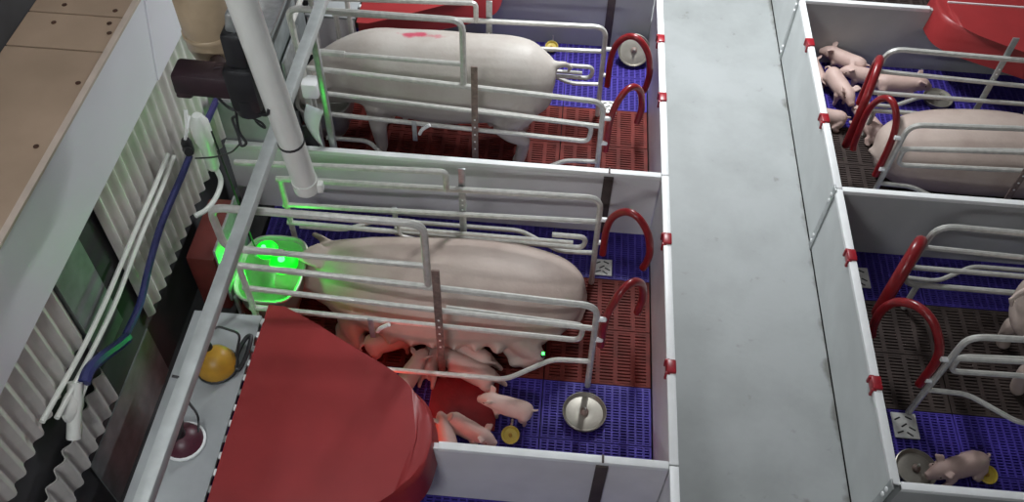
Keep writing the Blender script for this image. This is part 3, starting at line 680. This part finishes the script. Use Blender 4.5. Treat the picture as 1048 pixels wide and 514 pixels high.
# green lamp hanging in the trough
g = empty('green_lamp', (-2.12, 1.10, 0.36), 'glowing green lamp over the feed trough of the lying sow', 'lamp')
for (px, py, pz, r) in ((-2.165, 1.13, .395, .062), (-2.06, 1.07, .37, .078)):
    MB().sphere((px, py, pz), (r, r, r*.55), 16).build('bloom_halo', M_BLOOM, g)  # added glowing halos imitate the bloom around the bulbs
for (px, py, pz, r) in ((-2.175, 1.12, .430, .014), (-2.065, 1.06, .414, .020), (-2.04, 1.09, .410, .011)):
    MB().sphere((px, py, pz), r, 10).build('bulb', M_GREEN, g)
MB().bbox((-2.23, 1.09, .365), (-2.06, 1.13, .38), .006).build('holder', M_STRAP, g)
MB().tube(smoothpath([(-2.22, 1.12, .375), (-2.27, 1.19, .60), (-2.29, 1.20, .95), (-2.30, 1.2, 1.2)]), .005, 6).build('cable', M_BLACK, g)
gl = bpy.data.lights.new('green_lamp_light', 'POINT'); gl.energy = 3.4; gl.color = (0.0, 1.0, 0.02); gl.shadow_soft_size = 0.05
glo = bpy.data.objects.new('green_lamp_light', gl); COL.objects.link(glo); glo.location = (-2.10, 1.0, .41)
tag(MB().bbox((-2.565, 1.835, .002), (-2.27, 1.86, .80), .004).build('head_board', M_GREYPLATE2), 'plain grey board at the wall end of the middle divider', 'board')
# small green indicator on the guard bar
g = empty('indicator_light', (-.62, .70, .285), 'tiny green indicator light on the lower guard bar', 'light')
MB().lathe([(.012, 0), (.012, .02), (.009, .022)], 10, Matrix.Translation((-.62, .67, .278))).build('socket', M_BLACK, g)
MB().sphere((-.62, .67, .305), .009, 8).build('lens', M_GREEN, g)

# ------------------------------------------------------------------ head rail, drop pipe, dispenser
g = empty('head_rail', (-1.95, 1.5, 0), 'long grey steel rail over the heads of the crates', 'rail')
MB().bbox((-1.965, -1.5, 1.305), (-1.91, 4.2, 1.36), .006).build('beam', M_RAIL, g)
for y in (1.86, -1.74):
    MB().bbox((-1.955, y-.018, .002), (-1.92, y+.018, 1.304), .004).build('post', M_STRAP, g)
P0, P1 = Vector((-1.70, .727, 1.39)), Vector((-1.722, .588, 2.438)); dv = (P1-P0).normalized()
g = empty('drop_pipe', P0, 'thick white feed drop pipe hanging over the rail', 'pipe')
MB().tube([P0+dv*.03, P1+dv*1.2], .052, 20).build('tube', M_PIPE, g)
e = MB().tube([P0-dv*.012, P0+dv*.05], .056, 20).build('end_collar', M_PIPE, g)
MB().bbox((P0.x+.045, P0.y-.02, P0.z-.02), (P0.x+.075, P0.y+.015, P0.z+.03), .006).build('spout_lug', M_PIPE, g)
MB().tube([P0+dv*.30, P0+dv*.312], .0545, 20).build('strap', M_BLACK, g)
# dispenser
ax = P0+dv*1.0
def on_depth(px, py, dep):
    d = fw*F_PX + rt*(px-W/2) - up*(py-H/2); return CAM + d*(dep/F_PX)
DB = on_depth(272, 108, 3.46); DT = on_depth(245, 12, 3.12)
dd = (DT-DB).normalized()
g = empty('feed_dispenser', DB, 'black feed dispenser clamped to the drop pipe, arm to the left', 'feeder')
def obox(a, b, w, h, bev=.008, refv=Vector((0, 1, 0))):
    a, b = Vector(a), Vector(b); t = (b-a).normalized(); s = t.cross(refv).normalized(); n = s.cross(t)
    Mx = Matrix(((s.x, n.x, t.x, a.x), (s.y, n.y, t.y, a.y), (s.z, n.z, t.z, a.z), (0,0,0,1)))
    return MB().bbox((-w/2, -h/2, 0), (w/2, h/2, (b-a).length), bev, Mx)
off = Vector((-.055, 0, 0))
obox(DB+off, DB+off+(DT-DB)*.48, .115, .115, .02).build('body', M_BLACK, g)
obox(DB+off*.9+(DT-DB)*.48, DB+off*.8+(DT-DB)*.82, .08, .085, .015).build('upper_body', M_BLACK, g)
obox(DB+off*.8+(DT-DB)*.82, DT+off*.5, .04, .045).build('neck', M_STRAP, g)
MB().tube([DB+off-dd*.02, DB+off+dd*.06], .062, 16).build('motor_cap', M_BLACK, g)
A0 = on_depth(246, 84, 3.40); A1 = on_depth(180, 78, 3.40); A2 = on_depth(187, 99, 3.44)
obox(A0, A1, .10, .11, .016).build('arm', M_MAROON, g)
obox(A1+(A0-A1)*.12, A2+(A0-A1)*.05, .045, .06, .01, Vector((1, 0, 0))).build('nozzle', M_MAROON, g)
for k in (.22, .34, .46): MB().sphere(DB+off+(DT-DB)*k+Vector((.056, -.02, 0)), .007, 8).build('led', M_CAP, g)
B = on_depth(222, 58, 3.62)
g = empty('feed_jug', B, 'beige plastic jug above the black dispenser', 'jug')
MB().lathe([(.035, 0), (.085, .03), (.098, .08), (.10, .30), (.085, .36), (.045, .40), (.04, .43)], 20, Matrix.Translation(B)).build('body', M_BEIGE, g)
MB().lathe([(.046, .43), (.048, .44), (.048, .47), (.04, .475)], 16, Matrix.Translation(B)).build('cap', M_PIPE, g)
MB().lathe([(.101, .12), (.104, .125), (.104, .14), (.101, .145)], 20, Matrix.Translation(B)).build('band', M_BEIGE, g)
MB().tube([B+Vector((0, 0, .01)), A0+(A1-A0)*.3+Vector((0, 0, .03))], .03, 12).build('outlet', M_MAROON, g)
def cable(pix, r, label, m=M_BLACK, closed=False):
    pts = [on_depth(*p) for p in pix]
    return tag(MB().tube(smoothpath(pts, 6), r, 6).build('cable', m), label, 'cable', 'cables by the dispenser')
cable([(219, 94, 3.42), (226, 103, 3.44), (238, 112, 3.46), (255, 113, 3.45), (272, 118, 3.42), (275, 112, 3.40)], .006, 'black cable curving from the dispenser arm to the drop pipe')
cable([(241, 98, 3.45), (242, 118, 3.5), (245, 135, 3.52), (252, 146, 3.53), (247, 149, 3.53), (244, 138, 3.53), (238, 122, 3.52), (242, 119, 3.5)], .006, 'black looped cable hanging below the dispenser')
cable([(252, 100, 3.48), (256, 118, 3.5), (268, 126, 3.5), (271, 131, 3.52), (262, 124, 3.52), (256, 108, 3.48)], .005, 'short black cable loop beside the drop pipe')
cable([(245, 148, 3.6), (238, 155, 3.7), (230, 158, 3.8), (218, 161, 3.9), (200, 162, 4.0)], .004, 'thin black cable running to the valve on the wall')

# ------------------------------------------------------------------ along the left wall
def wallpt(px, py, x):
    d = fw*F_PX + rt*(px-W/2) - up*(py-H/2); return CAM + d*((x-CAM.x)/d.x)
def wallpipe(name, pix, x, r, m, label, cat, grp=None):
    return tag(MB().tube(smoothpath([wallpt(p[0], p[1], x) for p in pix], 6), r, 8).build(name, m), label, cat, grp)
wallpipe('conduit', [(172, 158), (158, 192), (143, 226), (125, 268), (105, 315), (82, 362), (58, 405), (43, 432)], -2.55, .0115, M_PIPE, 'white conduit on the corrugated wall, left of the pair', 'conduit', 'white conduits on the wall')
wallpipe('conduit', [(178, 160), (165, 194), (150, 228), (134, 268), (118, 310), (96, 356), (74, 398), (58, 428)], -2.55, .0115, M_PIPE, 'white conduit on the corrugated wall, right of the pair', 'conduit', 'white conduits on the wall')
wallpipe('water_pipe', [(194, 160), (186, 180), (174, 208), (163, 236), (152, 275), (143, 312), (128, 345)], -2.53, .018, M_BLUEPIPE, 'dark blue water pipe down the corrugated wall below the valve', 'pipe')
wallpipe('water_pipe', [(130, 346), (118, 356), (104, 366), (92, 378), (86, 392)], -2.52, .026, M_BLUEPIPE, 'thick blue pipe bend at the lower end of the water pipe', 'pipe')
wallpipe('water_pipe', [(272, -8), (250, 42), (229, 86), (212, 124)], -2.565, .019, mat('violet_blue_pipe', (.13, .11, .42), .4), 'violet blue pipe behind the black dispenser', 'pipe')
V = wallpt(192, 150, -2.53)
g = empty('valve', V, 'dark tap with pale lever on the blue water pipe', 'valve')
MB().lathe([(.02, -.05), (.028, -.03), (.028, .03), (.02, .05)], 12, Matrix.Translation(V)).build('body', M_BLACK, g)
MB().tube([V+Vector((0, -.02, 0)), V+Vector((.03, -.06, .02))], .022, 10).build('side_port', M_BLACK, g)
MB().tube([V+Vector((0, 0, .05)), V+Vector((.02, .02, .11)), V+Vector((.02, .08, .14))], .008, 8).build('lever', M_CAP, g)
MB().tube([V+Vector((0, .04, .06)), V+Vector((0, .10, .16))], .010, 8).build('pipe_end', M_CAP, g)
Bt = wallpt(219, 172, -2.40)
g = empty('bottle', Bt, 'white cylinder bottle glowing green by the corrugated wall', 'bottle')
MB().lathe([(.026, 0), (.034, .02), (.036, .16), (.046, .20), (.05, .25), (.048, .32), (.03, .36), (.022, .37)], 18, Matrix.Translation(Bt)).build('body', M_BOTTLE, g)
(MB().tube(smoothpath([Bt+Vector((.01, 0, .0)), wallpt(226, 185, -2.38), wallpt(222, 200, -2.38), wallpt(212, 214, -2.40), wallpt(200, 221, -2.44)]), .014, 8).build('hose', M_BOTTLE, g))
Fx = wallpt(74, 415, -2.56)
g = empty('pipe_fitting', Fx, 'white plastic pipe fitting between the corrugated sheets', 'fitting')
MB().sphere(Fx, (.035, .075, .07), 14).build('housing', M_PIPE, g)
MB().tube([Fx+Vector((.01, -.10, -.10)), Fx+Vector((.01, .07, .07))], .03, 12).build('branch', M_PIPE, g)
MB().tube([Fx+Vector((.01, .03, .0)), Fx+Vector((.03, .14, .05))], .022, 12).build('port', M_PIPE, g)
tag(MB().bbox((-2.56, .98, .002), (-2.40, 1.42, .46), .02).build('red_box', mat('dark_red_plastic', (.16, .03, .025), .5)), 'dark red box standing below the corrugated wall', 'box')

# ------------------------------------------------------------------ creep cover: heat lamps and leads
L = Vector((-2.155, .29, HP+.023))
g = empty('heat_lamp', L, 'orange heat lamp dome on the grey creep cover', 'lamp', 'heat lamps')
tl = Matrix.Translation(L+Vector((0, 0, .004)))
MB().lathe([(.092, 0), (.095, .012), (.088, .045), (.072, .080), (.048, .105), (.03, .112), (.001, .113)], 24, tl).build('shade', M_ORANGE, g)
MB().lathe([(.097, 0), (.101, .004), (.101, .012), (.097, .014)], 24, tl).build('rim', M_BLACK, g)
MB().tube(rnd([L+Vector((-.06, .07, .10)), L+Vector((-.02, .14, .14)), L+Vector((.10, .12, .12)), L+Vector((.09, .03, .06))], .03), .006, 8).build('carry_loop', M_BLACK, g)
MB().lathe([(.02, .11), (.022, .118), (.022, .15), (.015, .16)], 12, tl @ Matrix.Translation((-.03, .03, -.02))).build('socket', M_BLACK, g)
h = Vector((-2.045, .36, HP+.026))
tag(MB().tube(smoothpath([h+Vector((-.02, -.08, .02)), h+Vector((-.026, .0, .03)), h+Vector((-.01, .08, .03)), h+Vector((.012, .09, .03)), h+Vector((.014, .0, .02)), h+Vector((0, -.08, .015)), h+Vector((-.018, -.085, .018))], 5), .0115, 8).build('handle', M_BLACK), 'black looped handle lying between heat lamp and hinge', 'handle')
L2 = Vector((-2.19, -.11, HP+.023))
g = empty('heat_lamp', L2, 'dark heat lamp with white rim at the bottom edge', 'lamp', 'heat lamps')
MB().lathe([(.085, 0), (.09, .01), (.075, .05), (.04, .075), (.02, .08), (.001, .081)], 22, Matrix.Translation(L2+Vector((0,0,.004)))).build('shade', mat('dark_wine_plastic', (.09, .02, .035), .4), g)
MB().lathe([(.090, 0), (.097, .004), (.097, .014), (.090, .018)], 22, Matrix.Translation(L2+Vector((0,0,.004)))).build('rim', M_CAP, g)
MB().lathe([(.025, .08), (.025, .12), (.012, .13)], 12, Matrix.Translation(L2)).build('socket', M_BLACK, g)
def zc(px, py, z): return on_z(px, py, z)
tag(MB().tube(smoothpath([zc(176, 385, 1.36), zc(186, 388, 1.34), zc(190, 397, 1.2), zc(192, 410, .9), zc(202, 425, .62), zc(203, 440, .60), zc(198, 455, .60)], 6), .006, 6).build('cable', M_BLACK), 'black lead looped from the rail to the lower heat lamp', 'cable', 'heat lamp leads')
tag(MB().tube(smoothpath([zc(182, 418, 1.2), zc(186, 428, .9), zc(186, 440, .7), zc(180, 452, .62)], 6), .006, 6).build('cable', M_BLACK), 'short black lead left of the lower heat lamp', 'cable', 'heat lamp leads')

# ------------------------------------------------------------------ head end of the far pen
Q = Vector((-2.03, 2.02, 0))
g = empty('head_gate', (-2.14, 2.0, 0), 'grey tube frame at the head of the standing sow crate', 'gate')
for (x, y, z0, z1) in ((-2.10, 2.05, .01, 1.02), (-2.22, 2.35, .01, 1.0), (-2.22, 2.75, .01, 1.0), (-2.26, 3.05, .01, .95)):
    MB().tube([(x, y, z0), (x, y, z1)], .018, 8).build('post', M_GALV, g)
for z in (.98, .62): MB().tube([(-2.22, 2.35, z), (-2.22, 3.05, z)], .016, 8).build('cross_tube', M_GALV, g)
MB().tube(rnd([(-2.22, 2.75, .90), (-2.05, 2.80, .90), (-2.02, 2.85, .90), (-2.02, 2.85, .45)], .06), .016, 8).build('side_arm', M_GALV, g)
wb = Vector((-2.06, 2.02, .80))
tag(MB().bbox((wb.x-.05, wb.y-.05, wb.z-.06), (wb.x+.05, wb.y+.05, wb.z+.05), .02).build('clamp_box', M_CAP), 'small white clamp box on the far crate head', 'clamp')
tag(MB().bbox((-2.11, 1.875, .08), (-2.03, 1.89, .62), .004, Matrix.Translation((0, 0, 0))).build('record_board', M_BLACK), 'black record board behind the divider by the drop pipe', 'board')
mb = MB(); pts = []
for i in range(7):
    t = i/6; pts.append((t, .018*math.sin(t*math.pi)))
a0, a1, a2, a3 = zc(314, 105, .78), zc(332, 112, .78), zc(332, 150, .56), zc(320, 138, .56)
n_ = 6
for i in range(n_+1):
    t = i/n_; l_ = a0.lerp(a3, t); r_ = a1.lerp(a2, t); bow = Vector((-.03*math.sin(t*math.pi), -.01, 0))
    for q in (l_, l_.lerp(r_, .5)+Vector((0, -.01, .006)), r_): mb.v.append(q+bow); 
for i in range(n_):
    for j in range(2): mb.f.append((i*3+j, i*3+j+1, i*3+j+4, i*3+j+3))
me_p = mb
po = mb.build('record_sheet', M_PAPER); so = po.modifiers.new('thick', 'SOLIDIFY'); so.thickness = .0015
tag(po, 'white paper sheet hanging at the head of the far crate', 'paper')
g = empty('feed_hopper', (-2.45, 2.6, .0), 'dark feed hopper at the head of the standing sow', 'hopper')
MB().bbox((-2.50, 2.25, .40), (-2.34, 2.95, .95), .02).build('bin', M_GREYPLATE, g)
for y in (2.30, 2.90): MB().bbox((-2.45, y-.02, .001), (-2.40, y+.02, .40), .004).build('leg', M_STRAP, g)
MB().bbox((-2.52, 2.23, .95), (-2.32, 2.97, .97), .006).build('lid', M_STRAP, g)

# ------------------------------------------------------------------ ceiling tube lamp and two added fill lamps (above the picture)
for i, (p, wd, wu) in enumerate(LAMPS):
    g = empty('tube_lamp', (p[0], p[1], p[2]), ['white tube lamp hung low over the far pens', 'added unseen fill lamp below the ceiling over the left wall', 'added unseen fill lamp on the wall behind the viewpoint'][i], 'lamp', 'ceiling tube lamps')
    if p[1] < -2.5:
        MB().bbox((p[0]-.65, -3.195, p[2]-.06), (p[0]+.65, p[1]+.03, p[2]+.06), .01).build('housing', M_CAP, g)
        MB().tube([(p[0]-.6, p[1]+.055, p[2]-.03), (p[0]+.6, p[1]+.055, p[2]-.03)], .016, 10).build('tube', M_TUBE, g)
        continue
    MB().bbox((p[0]-.06, p[1]-.65, p[2]), (p[0]+.06, p[1]+.65, p[2]+.06), .01).build('housing', M_CAP, g)
    MB().tube([(p[0], p[1]-.6, p[2]-.03), (p[0], p[1]+.6, p[2]-.03)], .016, 10).build('tube', M_TUBE, g)
    for s in (-.5, .5): MB().tube([(p[0], p[1]+s, p[2]+.06), (p[0], p[1]+s, 4.9)], .008, 6).build('hanger', M_STRAP, g)
